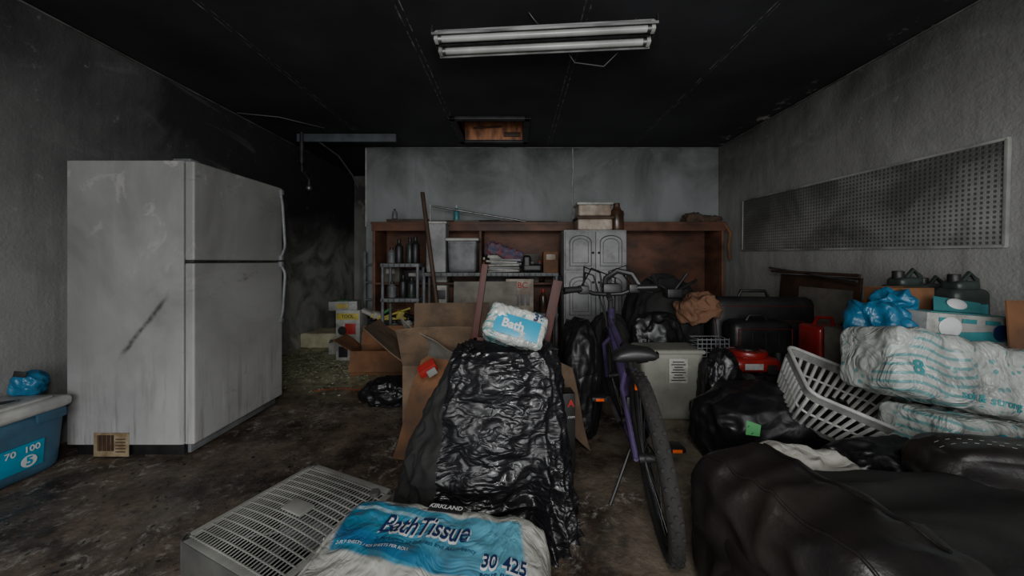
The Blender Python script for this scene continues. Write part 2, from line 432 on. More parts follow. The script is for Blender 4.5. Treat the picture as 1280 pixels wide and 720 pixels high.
# ------------------------------------------------------------------ room shell
XL, XR, YB, H = -2.80, 2.62, 4.60, 2.60
YF, YP, XD = -2.2, 6.15, -1.94
def slab(name, c, size, mat, bevel=0):
    return B(name).box(c, size, mat, bevel).done(center=False)
slab('floor', ((XL+XR)/2, (YF+YP)/2, -.05), (XR-XL+.2, YP-YF+.2, .1), FLOOR)
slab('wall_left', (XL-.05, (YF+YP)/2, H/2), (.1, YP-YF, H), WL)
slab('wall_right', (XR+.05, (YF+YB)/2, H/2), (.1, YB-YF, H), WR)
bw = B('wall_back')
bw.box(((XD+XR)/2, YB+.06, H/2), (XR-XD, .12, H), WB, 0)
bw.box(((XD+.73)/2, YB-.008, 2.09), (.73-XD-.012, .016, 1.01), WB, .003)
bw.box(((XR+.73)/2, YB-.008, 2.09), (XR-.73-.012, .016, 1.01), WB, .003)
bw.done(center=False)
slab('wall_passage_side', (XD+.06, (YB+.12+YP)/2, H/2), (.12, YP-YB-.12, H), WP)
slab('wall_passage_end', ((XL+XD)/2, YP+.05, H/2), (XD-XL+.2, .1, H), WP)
cb = B('ceiling'); hx0, hx1, hy0, hy1 = -.62, .08, 3.68, 4.32
W0, W1 = XL-.1, XR+.1
cb.box(((W0+W1)/2, (YF+hy0)/2, H+.04), (W1-W0, hy0-YF, .08), CEIL, 0)
cb.box(((W0+W1)/2, (hy1+YP)/2, H+.04), (W1-W0, YP-hy1, .08), CEIL, 0)
cb.box(((W0+hx0)/2, (hy0+hy1)/2, H+.04), (hx0-W0, hy1-hy0, .08), CEIL, 0)
cb.box(((hx1+W1)/2, (hy0+hy1)/2, H+.04), (W1-hx1, hy1-hy0, .08), CEIL, 0)
cb.done(center=False)
h = B('attic_hatch')
h.box(((hx0+hx1)/2, hy1+.01, H+.14), (hx1-hx0, .02, .28), WOODO, .002)
h.box(((hx0+hx1)/2, hy0-.01, H+.14), (hx1-hx0, .02, .28), WOODB, .002)
h.box((hx0-.01, (hy0+hy1)/2, H+.14), (.02, hy1-hy0+.04, .28), WOODB, .002)
h.box((hx1+.01, (hy0+hy1)/2, H+.14), (.02, hy1-hy0+.04, .28), WOODB, .002)
h.box(((hx0+hx1)/2, (hy0+hy1)/2, H+.29), (hx1-hx0+.06, hy1-hy0+.06, .02), WOODB, .002)
for (cx, cy, sx, sy) in (((hx0+hx1)/2, hy0-.03, .84, .06), ((hx0+hx1)/2, hy1+.03, .84, .06), (hx0-.035, (hy0+hy1)/2, .06, .76), (hx1+.035, (hy0+hy1)/2, .06, .76)):
    h.box((cx, cy, H-.012), (sx, sy, .03), STEELD, .004)
h.cyl((hx0+.1, hy1-.01, H+.14), (hx1-.25, hy1-.01, H+.16), .012, WOODD)
h.box((-.05, hy1-.02, H+.06), (.2,.02,.05), WOODD, .003)
h.done()
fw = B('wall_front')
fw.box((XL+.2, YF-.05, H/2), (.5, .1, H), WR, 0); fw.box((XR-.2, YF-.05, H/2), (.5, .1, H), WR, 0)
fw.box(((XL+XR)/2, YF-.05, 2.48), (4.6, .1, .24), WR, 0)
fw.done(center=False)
slab('trim_1', (XL+.009, 1.5, H-.012), (.018, 7.0, .008), PEGF, .002)
slab('trim_2', (XR-.009, 1.2, H-.012), (.018, 6.6, .008), PEGF, .002)
t3 = B('trim_3'); t3.tube([(.73,YB-.02,2.58),(.735,YB-.022,2.3),(.722,YB-.02,2.0),(.735,YB-.02,1.75),(.73,YB-.02,1.6)], .006, PAPER); t3.done()
t4 = B('trim_4'); t4.box((XD+.006, YB-.012, 2.08), (.014, .03, 1.02), PAPER, .003); t4.done()
t5 = B('trim_5'); t5.box(((XD+XR)/2, YB-.022, H-.012), (XR-XD, .012, .012), PEGF, .003); t5.done()

# ------------------------------------------------------------------ refrigerator
b = B('refrigerator')
b.box((-2.235, 2.41, .885), (.67, .76, 1.63), FR, .010)
b.box((-2.235, 2.41, .04), (.62, .70, .08), BLACK, .004)
b.box((-1.868, 2.415, 1.412), (.055, .77, .570), FR, .012, seg=4)
b.box((-1.868, 2.415, .592), (.055, .77, 1.040), FR, .012, seg=4)
b.box((-1.901, 2.41, .885), (.012, .745, 1.60), BLACK, .002)
b.box((-1.885, 2.41, .045), (.02, .72, .055), GREYP, .004)
b.box((-1.93, 2.08, 1.706), (.10, .06, .018), GREYP, .004)
b.box((-1.866, 2.415, 1.120), (.045, .765, .006), STEEL, .001)
def handle(z0, z1, y, bulge0, bulge1):
    pts = []
    for i in range(15):
        t = i/14; pts.append((-1.838+(bulge0+(bulge1-bulge0)*t)*min(1, 6*t, 6*(1-t)), y, z0+(z1-z0)*t))
    b.tube(pts, .010, GREYP, 8)
    b.box((-1.835, y, z0), (.03, .03, .04), GREYP, .006); b.box((-1.835, y, z1), (.03, .03, .04), GREYP, .006)
handle(1.15, 1.66, 2.775, .040, .008); handle(.66, 1.10, 2.775, .012, .040)
b.box((-2.31, 2.028, .075), (.20, .004, .135), LABEL, .001)
for i in range(12): b.box((-2.385+i*.008, 2.025, .085), (.003+.002*(i%3), .002, .09), WOODD, 0)
for i in range(5): b.box((-2.255, 2.025, .035+i*.018), (.055, .002, .005), WOODD, 0)
for x in (-2.53, -1.97):
    for y in (2.09, 2.73): b.cyl((x, y, 0), (x, y, .05), .02, BLACK)
b.done()

# ------------------------------------------------------------------ cooler
b = B('cooler')
def taper(o, n):
    k = 1-.07*(.17-o.z)/.34; return Vector((o.x*k, o.y*k, o.z))
b.soft((-2.630, 1.60, .165), (.29, .76, .33), .05, BLUEC, fn=taper)
b.soft((-2.630, 1.60, .352), (.31, .79, .07), .03, WHITE2)
b.soft((-2.630, 1.60, .385), (.24, .66, .03), .012, WHITE2)
for y in (1.42, 1.62, 1.80):
    b.ring((-2.60, y, .402), (0,0,1), .045, .005, GREYP); b.cyl((-2.60, y, .39), (-2.60, y, .4025), .04, BLACK)
b.box((-2.485, 1.90, .30), (.02, .12, .05), BLUEC, .008)
b.box((-2.488, 1.72, .13), (.008, .30, .13), BLUEL, .002, rot=(0, .06, 0))
b.text('70', (-2.478, 1.74, .165), (R(90), 0, R(90)), .042, WPRINT, bold=.001)
b.text('100', (-2.478, 1.82, .165), (R(90), 0, R(90)), .042, WPRINT, bold=.001)
b.cyl((-2.4815,1.81,.105),(-2.4795,1.81,.105),.030,WPRINT)
b.text('5', (-2.478, 1.81, .105), (R(90), 0, R(90)), .055, BLUEL, bold=.002)
b.done()
b = B('blue_freezer_bag'); b.soft((-2.67, 1.94, .455), (.12,.10,.13), .04, BLUEB, amp=.015, freq=9, cuts=20, rot=(0,.2,.3))
b.box((-2.64,1.89,.52),(.05,.004,.03),BPRINT,.001,rot=(0,.2,.3)); b.done(angle=80)

# ------------------------------------------------------------------ fluorescent fixture
b = B('fluorescent_light_fixture', (.15, 2.03, 2.40), (R(-12), 0, R(-4.5)))
L = 1.24
b.box((0,0,.035), (L, .06, .05), ENAMEL, .004)
for sy in (-1, 1):
    b.quad([(-L/2, sy*.03, .035), (L/2, sy*.03, .035), (L/2, sy*.085, -.015), (-L/2, sy*.085, -.015)], ENAMEL, .003)
    b.box((0, sy*.086, -.02), (L, .006, .014), ENAMEL, .001)
    b.cyl((-L/2+.03, sy*.045, -.020), (L/2-.03, sy*.045, -.020), .019, TUBE, seg=20)
    for sx in (-1, 1):
        b.cyl((sx*(L/2-.05), sy*.045, -.020), (sx*(L/2-.03), sy*.045, -.020), .020, STEEL)
        b.box((sx*(L/2-.018), sy*.045, -.01), (.022, .04, .055), WHITEP, .004)
b.box((0,0,-.005), (L-.04, .012, .035), STEELD, .002)
for sx in (-1, 1): b.box((sx*L/2, 0, .01), (.008, .17, .06), STEELD, .003)
for x in (-.52, .56):
    for k in range(9):
        b.ring((x+(.004*k if x>0 else -.012*k), .035*k*.5, .07+k*.019), (1,0,0) if k%2 else (0,1,0), .012, .0030, STEELD, 12, 5)
b.tube([(.05,.03,.06),(.0,.06,.12),(-.05,.05,.18),(-.08,.02,.20)], .004, BLACK)
b.tube([(.1,.12,.1),(.2,.2,-.0),(.38,.22,-.02),(.5,.15,.06),(.56,.1,.2)], .005, BLACK)
b.done(center=False)

# ------------------------------------------------------------------ passage / left back things
b = B('overhead_door_track')
b.box((-1.95, 4.10, 2.545), (1.14, .04, .09), BOARDG, .004)
b.cyl((-2.46, 4.08, 2.60), (-2.46, 4.08, 2.25), .022, STEELD)
b.tube([(-2.46,4.08,2.26),(-2.45,4.07,2.15),(-2.40,4.05,2.12),(-2.36,4.05,2.05),(-2.36,4.05,1.98)], .014, STEELD)
b.sph((-2.36,4.05,1.96), (.03,.03,.035), STEEL)
b.tube([(-2.75,3.5,2.585),(-2.4,3.6,2.585),(-2.1,3.9,2.585)], .008, BLACK)
b.tube([(-2.3,4.1,2.52),(-2.15,4.3,2.4),(-2.05,4.45,2.2),(-2.0,4.5,2.05)], .012, STEELD)
b.done()
b = B('concrete_step'); b.soft((-2.37, 4.80, .095), (.84, .42, .19), .02, CONC, amp=.006, freq=12, cuts=24); b.done()
b = B('rubble_scatter')
t = bmesh.new()
for i in range(1300):
    x, y = random.uniform(-2.75, -1.45), random.gauss(3.95, .42)
    if y > 4.54 or y < 2.95: continue
    s_ = random.uniform(.006, .026)
    g = bmesh.ops.create_cube(t, size=1)
    mx = Matrix.Translation((x, y, s_*.2)) @ _rot((random.uniform(-.4,.4), random.uniform(-.4,.4), random.random()*6)) @ Matrix.Diagonal((s_, s_*random.uniform(.4,1), s_*.35, 1))
    bmesh.ops.transform(t, matrix=mx, verts=g['verts'])
b.add(t, GLASSD); b.done()
b = B('ash_debris')
for mt_, cnt in ((ASH, 260), (BLACK, 260), (CARDG, 18)):
    t = bmesh.new()
    for i in range(cnt):
        x, y = random.uniform(-1.7, .45), random.uniform(1.95, 3.45)
        if random.random() < .25: x, y = random.uniform(-2.4, -1.15), random.uniform(1.2, 2.0)
        s_ = random.uniform(.004, .018)
        g = bmesh.ops.create_icosphere(t, subdivisions=1, radius=.6)
        mx = Matrix.Translation((x, y, s_*.12)) @ _rot((random.uniform(-.3,.3), random.uniform(-.3,.3), random.random()*6)) @ Matrix.Diagonal((s_, s_*random.uniform(.3,1), s_*.25, 1))
        bmesh.ops.transform(t, matrix=mx, verts=g['verts'])
    b.add(t, mt_)
b.done()
b = B('step_ladder')
for x in (-1.91, -1.71): b.box((x, 4.50, .62), (.03, .05, 1.24), GREYP, .003)
for z in (.2,.42,.64,.86,1.08): b.box((-1.81, 4.50, z), (.20, .04, .02), GREYP, .003)
b.done()
b = B('product_box'); b.box((-1.90, 4.12, .285), (.27,.22,.57), WHITEP, .005)
b.box((-1.90, 4.008, .50), (.25,.004,.07), YEL, .001); b.box((-1.87, 4.008, .36), (.12,.004,.12), REDL, .001); b.cyl((-1.96,4.009,.34),(-1.96,4.005,.34),.05,BPRINT)
b.box((-1.95, 4.006, .1), (.1,.004,.12), BPRINT, .001); b.box((-1.85, 4.006, .2), (.1,.004,.05), GREENT, .001); b.text('TOOL', (-1.90, 4.004, .50), (R(90),0,0), .05, BPRINT, bold=.001); b.done()
b = B('product_box'); b.box((-1.97, 4.10, .62), (.30,.2,.10), WHITEP, .004, rot=(0,0,.2)); b.box((-1.95, 3.99, .62), (.12,.006,.05), YEL, .001, rot=(0,0,.2)); b.box((-1.98,4.1,.672),(.12,.1,.004),GREENT,.001); b.done()
b = B('product_box'); b.box((-2.20, 4.40, .07), (.2,.2,.14), PAPER, .004, rot=(0,0,.4)); b.box((-2.2,4.40,.143),(.12,.12,.004),YEL,.001,rot=(0,0,.4)); b.done()
b = B('tool_heap')
b.box((-1.42, 4.22, .22), (.6,.26,.44), BLACK, .03)
b.box((-1.52, 4.15, .46), (.34,.03,.05), YEL, .004, rot=(0,.25,.3))
b.box((-1.35, 4.2, .49), (.12,.1,.10), YEL, .02, rot=(.2,.3,.5)); b.cyl((-1.30,4.15,.50),(-1.16,4.12,.46), .025, BLACK)
b.cyl((-1.65,4.2,.46),(-1.45,4.16,.58), .018, GREENT); b.cyl((-1.60,4.1,.455),(-1.25,4.2,.57), .012, YEL)
b.tube([(-1.2,4.2,.46),(-1.1,4.1,.5),(-1.05,4.15,.42),(-1.15,4.08,.36)], .01, REDL)
b.box((-1.62,4.14,.50),(.1,.08,.07), PAPER, .01, rot=(.3,.2,.7))
b.box((-1.72,4.1,.54),(.12,.06,.04), PAPER, .01, rot=(.3,.5,.2)); b.done()

def cardbox(name, c, size, mat, rotz=0, flaps=True, fl=(.5,.9,.7,.4), th=.006, fh=None):
    b = B(name, c, (0,0,rotz)); w, d, hh = size
    b.box((0,-d/2,hh/2), (w,th,hh), mat, .001); b.box((0,d/2,hh/2), (w,th,hh), mat, .001)
    b.box((-w/2,0,hh/2), (th,d,hh), mat, .001); b.box((w/2,0,hh/2), (th,d,hh), mat, .001)
    b.box((0,0,th/2), (w,d,th), mat, .001)
    f = fh or d*.45
    if flaps:
        for k, (ax, a) in enumerate(zip('NSWE', fl)):
            ca, sa = math.cos(a)*f, math.sin(a)*f
            if ax == 'N': q = [(-w/2,d/2,hh),(w/2,d/2,hh),(w/2,d/2+ca,hh+sa),(-w/2,d/2+ca,hh+sa)]
            if ax == 'S': q = [(-w/2,-d/2,hh),(w/2,-d/2,hh),(w/2,-d/2-ca,hh+sa),(-w/2,-d/2-ca,hh+sa)]
            if ax == 'W': q = [(-w/2,-d/2,hh),(-w/2,d/2,hh),(-w/2-ca,d/2,hh+sa),(-w/2-ca,-d/2,hh+sa)]
            if ax == 'E': q = [(w/2,-d/2,hh),(w/2,d/2,hh),(w/2+ca,d/2,hh+sa),(w/2+ca,-d/2,hh+sa)]
            b.quad(q, mat, .005, cuts=4, warp=.02)
    return b
cardbox('cardboard_box', (-1.34,3.63,0), (.58,.26,.24), CARDO, .04, fl=(1.3,-1.2,.6,1.0), fh=.20).done(center=False)
cardbox('cardboard_box', (-.44,2.38,0), (.54,.40,.50), CARD, .12, fl=(1.5,.9,.75,.6), fh=.32).done(center=False)
b = B('cardboard_sheet'); b.quad([(-.70,2.02,0),(-.36,1.92,.02),(-.30,2.02,.56),(-.56,2.12,.56)], CARDO, .006, cuts=6, warp=.03)
b.quad([(-.56,2.12,.56),(-.30,2.02,.56),(-.50,1.98,.70),(-.68,2.06,.80)], CARDG, .006, cuts=6, warp=.03); b.done()
b = B('hardboard_panel'); b.box((-.24, 2.78, .48), (.50,.02,.97), CARDG, .003, rot=(-.12,0,.05)); b.done()
b = B('broom_handle'); b.cyl((-.57,3.0,0.01),(-.90,3.42,1.78), .019, WOODD, .02); b.sph((-.90,3.42,1.78),(.021,.021,.012),WOODD); b.done()
b = B('soda_carton'); b.box((-.49,1.965,.53), (.10,.07,.045), REDL, .008, rot=(.3,-.5,.3)); b.box((-.455,1.925,.52),(.05,.01,.04), WHITEP,.002,rot=(.3,-.5,.3)); b.done()

# ------------------------------------------------------------------ hutch and shelving
b = B('wooden_workbench_hutch')
b.box((.38, 4.562, .80), (4.12,.02,1.54), WOODB, .002)
b.box((.38, 4.36, 1.57), (4.16,.42,.03), WOODB, .004)
b.box((.38, 4.165, 1.52), (4.14,.025,.08), WOODB, .004)
for x in (-1.67, -.42, .60, 2.43): b.box((x, 4.36, .775), (.03,.38,1.54), WOODB, .003)
b.box((-.53, 4.37, .86), (2.26,.36,.025), WOODB, .003)
b.tube([(2.44,4.16,1.57),(2.50,4.14,1.45),(2.47,4.13,1.3),(2.5,4.15,1.15)], .02, CARDO)
b.box((1.55,4.548,1.15),(1.5,.01,.60),WOODB,.002)
b.done()
def shelf(name, x0, x1, y0, y1, zs, top):
    b = B(name)
    for x in (x0+.02, x1-.02):
        for y in (y0+.02, y1-.02): b.cyl((x,y,0),(x,y,top), .017, GREYP)
    for z in zs:
        b.box(((x0+x1)/2,(y0+y1)/2,z-.02), (x1-x0,y1-y0,.04), GREYP, .008)
        n = int((x1-x0)/.06)
        for i in range(n): b.box((x0+.03+i*.06,y0-.002,z-.02), (.008,.006,.03), STEELD, .001)
    b.done()
shelf('plastic_shelf', -1.47, -1.05, 3.84, 4.12, (.30,.72,1.10), 1.10)
shelf('plastic_shelf', -1.02, .46, 3.84, 4.12, (.12,.56,1.00), 1.00)
def jar(name, x, y, z, r, hh, mat, cap=BLACK):
    B(name).cyl((x,y,z),(x,y,z+hh*.72), r, mat, seg=20, bevel=r*.2).cyl((x,y,z+hh*.70),(x,y,z+hh*.84), r*.8, mat, r*.4).cyl((x,y,z+hh*.82),(x,y,z+hh), r*.42, cap, bevel=.003).done()
for i,(x,y,hh,m) in enumerate(((-1.40,4.0,.18,GREYP),(-1.30,3.95,.27,BLACK),(-1.20,4.02,.29,GREENJ),(-1.12,3.96,.30,BLACK))): jar('bottle',x,y,1.10,.045,hh,m)
for i,(x,y,hh,m) in enumerate(((-1.38,3.96,.18,GREYP),(-1.27,4.0,.25,BLACK),(-1.16,3.95,.22,GREENJ))): jar('bottle',x,y,.72,.045,hh,m)
for i,(x,y,hh,m) in enumerate(((-1.36,3.98,.16,GREYP),(-1.2,3.96,.2,WHITEP))): jar('bottle',x,y,.30,.05,hh,m)
jar('bottle',-.36,4.0,1.00,.03,.17,BROWNJ,WHITEP); jar('bottle',.27,4.05,1.00,.025,.13,GREYP,REDL); jar('bottle',-.35,3.9,.56,.035,.2,TEAL,WHITEP); jar('bottle',-.25,3.93,.56,.03,.15,GREYP)
jar('bottle',.30,3.95,.56,.04,.26,BROWNJ,REDL); jar('bottle',.38,3.92,.56,.035,.2,GREENJ)
for i,(x,w_,hh,m) in enumerate(((-1.50,.2,.22,CARDG),(-1.22,.25,.15,BLACK),(-.90,.16,.26,WHITEP),(-.2,.3,.28,BLACK),(.15,.24,.34,CARDG),(.44,.18,.22,RAG))):
    B('storage_carton').box((x,4.36,.873+hh/2),(w_,.22,hh),m,.006,rot=(0,0,random.uniform(-.08,.08))).box((x,4.245,.873+hh*.6),(w_*.5,.006,hh*.25),PAPER,.001).done()
b=B('rolled_cloth'); b.soft((-.62,3.95,.60),(.24,.18,.08),.03,MIXC,amp=.02,freq=10,cuts=14); b.done()
b=B('rolled_cloth'); b.soft((-.70,3.96,.165),(.4,.2,.09),.03,RAG,amp=.02,freq=10,cuts=14); b.done()
b=B('white_storage_bin'); b.soft((-.88,4.0,1.27),(.22,.2,.54),.02,CAB,cuts=10); b.soft((-.88,4.0,1.55),(.24,.22,.03),.012,WHITEP); b.done()
b=B('plastic_tote'); 
b.soft((-.585,3.98,1.175),(.31,.25,.35),.03,GREYP,fn=lambda o,n:Vector((o.x*(1+.25*o.z),o.y*(1+.25*o.z),o.z)))
b.soft((-.585,3.98,1.36),(.37,.29,.035),.015,WHITEP); b.box((-.585,3.85,1.33),(.30,.02,.02),GREYP,.004); b.done()
b=B('newspaper_stack')
for i in range(7): b.box((-.13+random.uniform(-.03,.03),3.97,1.012+i*.022),(.34,.24,.02),PAPER if i%2 else CAB,.004,rot=(random.uniform(-.04,.04),random.uniform(-.05,.05),random.uniform(-.3,.3)))
b.soft((-.12,3.95,1.22),(.40,.2,.12),.03,MIXC,amp=.035,freq=8,cuts=24,rot=(0,.25,.2)); b.box((-.22,3.90,1.20),(.16,.02,.12),PAPER,.003,rot=(.2,.3,.1)); b.done()
b=B('black_work_boot'); b.soft((.18,3.93,1.05),(.22,.09,.09),.03,BLACK); b.soft((.12,3.93,1.12),(.09,.09,.14),.03,BLACK); b.done()
b=B('small_carton'); b.box((.38,3.97,1.115),(.16,.18,.23),CARDO,.004); b.box((.38,3.877,1.17),(.10,.004,.06),CREAM,.001); b.done()
b=B('appliance_carton'); b.box((.04,3.96,.745),(.30,.2,.37),CREAM,.004); b.text('ABC',(.04,3.857,.86),(R(90),0,0),.09,REDL,bold=.002)
for i in range(4): b.box((-.05+i*.06,3.858,.70),(.04,.003,.12),GREYP,.001)
b.done()
b=B('small_carton'); b.box((-.82,3.95,.71),(.13,.16,.30),PAPER,.004); b.box((-.82,3.868,.76),(.1,.004,.1),BPRINT,.001); b.done()
b=B('pipe_bundle')
b.cyl((-1.55,4.3,1.60),(-.2,4.35,1.615),.014,STEELD); b.cyl((-1.0,4.22,1.78),(.12,4.26,1.60),.012,STEEL)
b.cyl((-1.1,4.28,1.60),(.5,4.3,1.60),.012,WOODD); b.box((-1.3,4.3,1.61),(.5,.1,.04),WOODD,.004)
b.cyl((-1.02,4.22,1.59),(-1.02,4.22,1.80),.008,PAPER); b.box((-.6,4.3,1.60),(.3,.12,.03),CARDG,.004,rot=(0,0,.2)); b.done()
jar('spray_bottle',-.72,4.30,1.585,.035,.22,TEAL,WHITEP); jar('bottle',-1.45,4.25,1.63,.03,.12,GREYP)
b=B('cloth_heap'); b.soft((2.25,4.32,1.63),(.40,.24,.09),.035,RAG,amp=.04,freq=9,cuts=20); b.done(angle=80)

# ------------------------------------------------------------------ white cabinet
b = B('storage_cabinet')
cx, cw, cy = .81, .64, 3.62
b.box((cx, cy+.19, .722), (cw, .36, 1.444), CAB, .006)
def door(x0, x1, z0, z1, knob):
    b.box(((x0+x1)/2, cy-.002, (z0+z1)/2), (x1-x0-.006, .022, z1-z0-.006), CAB, .005)
    m = .045; pts = []
    w = (x1-x0)/2-m; xc = (x0+x1)/2
    pts += [(xc-w, z0+m), (xc+w, z0+m), (xc+w, z1-m-.07)]
    for k in range(1, 12):
        a = math.pi*k/12; pts.append((xc+w*math.cos(a), z1-m-.07+.07*math.sin(a)))
    pts.append((xc-w, z1-m-.07))
    b.tube([(p[0], cy-.014, p[1]) for p in pts], .006, CABE, 6, True)
    b.tube([(xc+(p[0]-xc)*.72, cy-.014, (z0+z1)/2+(p[1]-(z0+z1)/2)*.80) for p in pts], .004, CABE, 6, True)
    b.sph((knob, cy-.028, (z0+.18) if z1 > 1.2 else (z1-.1)), (.012,.014,.012), STEELD)
xl, xm, xr = cx-cw/2, cx, cx+cw/2
door(xl+.01, xm, 1.03, 1.43, xm-.03); door(xm, xr-.01, 1.03, 1.43, xm+.03)
door(xl+.01, xm, .53, 1.01, xm-.03); door(xm, xr-.01, .53, 1.01, xm+.03)
door(xl+.01, xm, .06, .51, xm-.03); door(xm, xr-.01, .06, .51, xm+.03)
b.done()
b=B('food_container')
b.soft((.82,3.80,1.505),(.36,.26,.12),.02,CREAM); b.soft((.82,3.80,1.575),(.39,.29,.03),.012,RAG)
b.soft((.82,3.80,1.655),(.34,.25,.12),.02,CREAM); b.soft((.82,3.80,1.722),(.38,.28,.03),.012,WHITEP); b.done()
b=B('brown_jug'); b.cyl((1.07,3.78,1.444),(1.07,3.78,1.66),.075,BROWNJ,bevel=.015,seg=24).cyl((1.07,3.78,1.65),(1.07,3.78,1.70),.06,BROWNJ,.035).cyl((1.07,3.78,1.69),(1.07,3.78,1.74),.035,WOODD,bevel=.004).ring((1.07,3.78,1.62),(0,0,1),.076,.004,WOODD); b.done()
b=B('white_bucket'); b.cyl((.42,3.48,0),(.42,3.48,.24),.065,WHITEP,.08,seg=24); b.ring((.42,3.48,.24),(0,0,1),.08,.006,WHITE2); b.done()

# ------------------------------------------------------------------ draped black bag over chair
b = B('wooden_chair')
b.cyl((-.205,1.80,0),(-.205,1.80,.72), .018, WOODR)
b.box((-.185,1.80,.90), (.032,.03,.42), WOODR, .004, rot=(0,R(8),0))
b.box((.170,1.80,.83), (.048,.03,.40), WOODR, .004, rot=(0,R(12),0))
b.cyl((.135,1.80,0),(.135,1.80,.66), .018, WOODR)
b.box((-.035,1.80,.705), (.37,.03,.05), WOODR, .005, rot=(0,R(4),0))
b.box((-.035,1.80,.665), (.36,.02,.04), WOODR, .004)
b.box((-.035,1.72,.640), (.36,.18,.03), WOODR, .008)
b.box((-.035,1.80,.30), (.33,.02,.03), WOODR, .005)
b.cyl((-.18,1.66,0),(-.18,1.66,.63), .016, WOODR); b.cyl((.11,1.66,0),(.11,1.66,.63), .016, WOODR)
b.done()
b = B('tissue_pack')
b.soft((0,0,0),(.29,.13,.18),.030,TOWEL,amp=.010,freq=14,cuts=24)
b.loc=(-.005,1.755,.79); b.rot=(R(-30),R(16),R(-6))
b.box((.01,-.068,-.012),(.22,.006,.10),BLUEL,.001)
b.text('36',(.10,-.073,.058),(R(90),0,0),.05,NAVY,bold=.002); b.text('Bath',(-.01,-.073,-.01),(R(90),0,0),.06,WPRINT,bold=.002)
b.done(center=False)

b = B('draped_trash_bag')
keys = [ # t, z, xmin, xmax, ymin, ymax
 (0.00,.700,-.225,.140,1.56,1.70),(0.05,.735,-.262,.170,1.50,1.76),(0.14,.67,-.300,.190,1.46,1.79),(0.35,.50,-.375,.210,1.42,1.83),
 (0.60,.30,-.460,.228,1.38,1.86),(0.82,.12,-.495,.235,1.35,1.88),(0.95,.02,-.500,.245,1.33,1.89),(1.0,.004,-.510,.255,1.31,1.90)]
t = bmesh.new(); NS, NR = 280, 120; rings = []
for i in range(NR):
    tt = i/(NR-1)
    for k in range(len(keys)-1):
        if keys[k][0] <= tt <= keys[k+1][0]:
            f = (tt-keys[k][0])/(keys[k+1][0]-keys[k][0]); break
    z, x0, x1, y0, y1 = [keys[k][j]+(keys[k+1][j]-keys[k][j])*f for j in range(1,6)]
    ring = []
    for q in range(NS):
        a = 2*math.pi*q/NS; ca, sa = math.cos(a), math.sin(a)
        e = .62
        px = math.copysign(abs(ca)**e, ca); py = math.copysign(abs(sa)**e, sa)
        vx, vy = math.cos(a)*1.6, math.sin(a)*1.6
        vert = 1-3*abs(noise.noise(Vector((vx*1.7, vy*1.7, tt*.9+3))))
        hor = 1-3*abs(noise.noise(Vector((vx*1.1+tt*1.5, vy*1.1, tt*6.5+7))))
        fine = 1-3*abs(noise.noise(Vector((vx*3.2+tt*3, vy*3.2, tt*12))))
        wv = min(1, max(0, (tt-.35)*2.2))
        fold = vert*(.25+.75*wv) + hor*(.70-.50*wv) + fine*.32
        amp = .014+.026*tt
        x = (x0+x1)/2 + px*((x1-x0)/2 + amp*fold*.8)
        y = (y0+y1)/2 + py*((y1-y0)/2 + amp*fold)
        ring.append(t.verts.new((x, y, max(.003, z + .012*noise.noise(Vector((vx*4,vy*4,tt*4)))*(1-tt)))))
    rings.append(ring)
for i in range(NR-1):
    for q in range(NS):
        t.faces.new((rings[i][q], rings[i+1][q], rings[i+1][(q+1)%NS], rings[i][(q+1)%NS]))
t.faces.new(rings[0]); bmesh.ops.recalc_face_normals(t, faces=t.faces)
b.add(t, BAG2)
i2 = b.mi(CLOTH)
for f in b.bm.faces:
    c = f.calc_center_median()
    if c.x < -.28-(.735-c.z)*.06 + .03*noise.noise(Vector((0,0,c.z*6))): f.material_index = i2
b.done(angle=80)
b = B('electronics_box'); b.box((.275,1.93,.21), (.07,.10,.42), BLACK, .004, rot=(0,0,.1))
b.text('A', (.290,1.875,.37), (R(90),0,.1), .05, REDL, bold=.002); b.text('.com', (.290,1.875,.30), (R(90),0,.1), .022, WPRINT); b.done()
b = B('cardboard_sheet'); b.quad([(.34,2.02,0.12),(.43,2.06,.02),(.33,2.07,.50),(.22,2.04,.56)], CARD, .006, cuts=6, warp=.03); b.done()

# ------------------------------------------------------------------ bath tissue pack (foreground)
b = B('bath_tissue_package', (-.262, 1.02, .145), (R(3), R(1), R(-9)))
def rolls(o, n):
    if n.z > .3: o = o + Vector((0,0,.0035*math.cos(o.x*2*math.pi/.115)))
    return o
b.soft((0,0,0), (.68,.44,.27), .07, TISSUE, amp=.006, freq=8, cuts=64, puff=.014, fn=rolls)
b.text('BathTissue', (-.030,.075,.3), (0,0,R(0)), .098, WPRINT, drape=True, bold=.0050, off=.001, sx=.66, shear=.12)
b.text('BathTissue', (-.030,.075,.3), (0,0,R(0)), .098, NAVY, drape=True, bold=.0012, off=.0028, sx=.66, shear=.12)
b.quad([(-.055,.148,.151),(.065,.148,.151),(.060,.185,.148),(-.05,.185,.148)],BPRINT,.001)
b.text('KIRKLAND', (.004,.165,.3), (0,0,0), .026, WPRINT, drape=True, bold=.0006, off=.003, sx=.9)
b.text('2-Ply Layers of Softness and Absorbency', (-.01,.022,.3), (0,0,0), .019, NAVY, drape=True)
b.text('2-PLY SHEETS / 425 SHEETS PER ROLL', (-.16,-.005,.3), (0,0,0), .014, WPRINT, drape=True)
for txt, xx in (('30', .190), ('425', .262)):
    b.text(txt, (xx,-.004,.3), (0,0,R(2)), .060, WPRINT, drape=True, bold=.004, sx=.74)
    b.text(txt, (xx,-.004,.3), (0,0,R(2)), .060, NAVY, drape=True, bold=.001, sx=.74, off=.003)
b.text('ROLLS  SHEETS', (.225,-.038,.3), (0,0,R(2)), .016, NAVY, drape=True, bold=.0004)
b.quad([(-.335,.0,.0),(-.36,.03,.03),(-.37,.05,.09),(-.32,.02,.08)], CLEARP, .003, cuts=3, warp=.02)
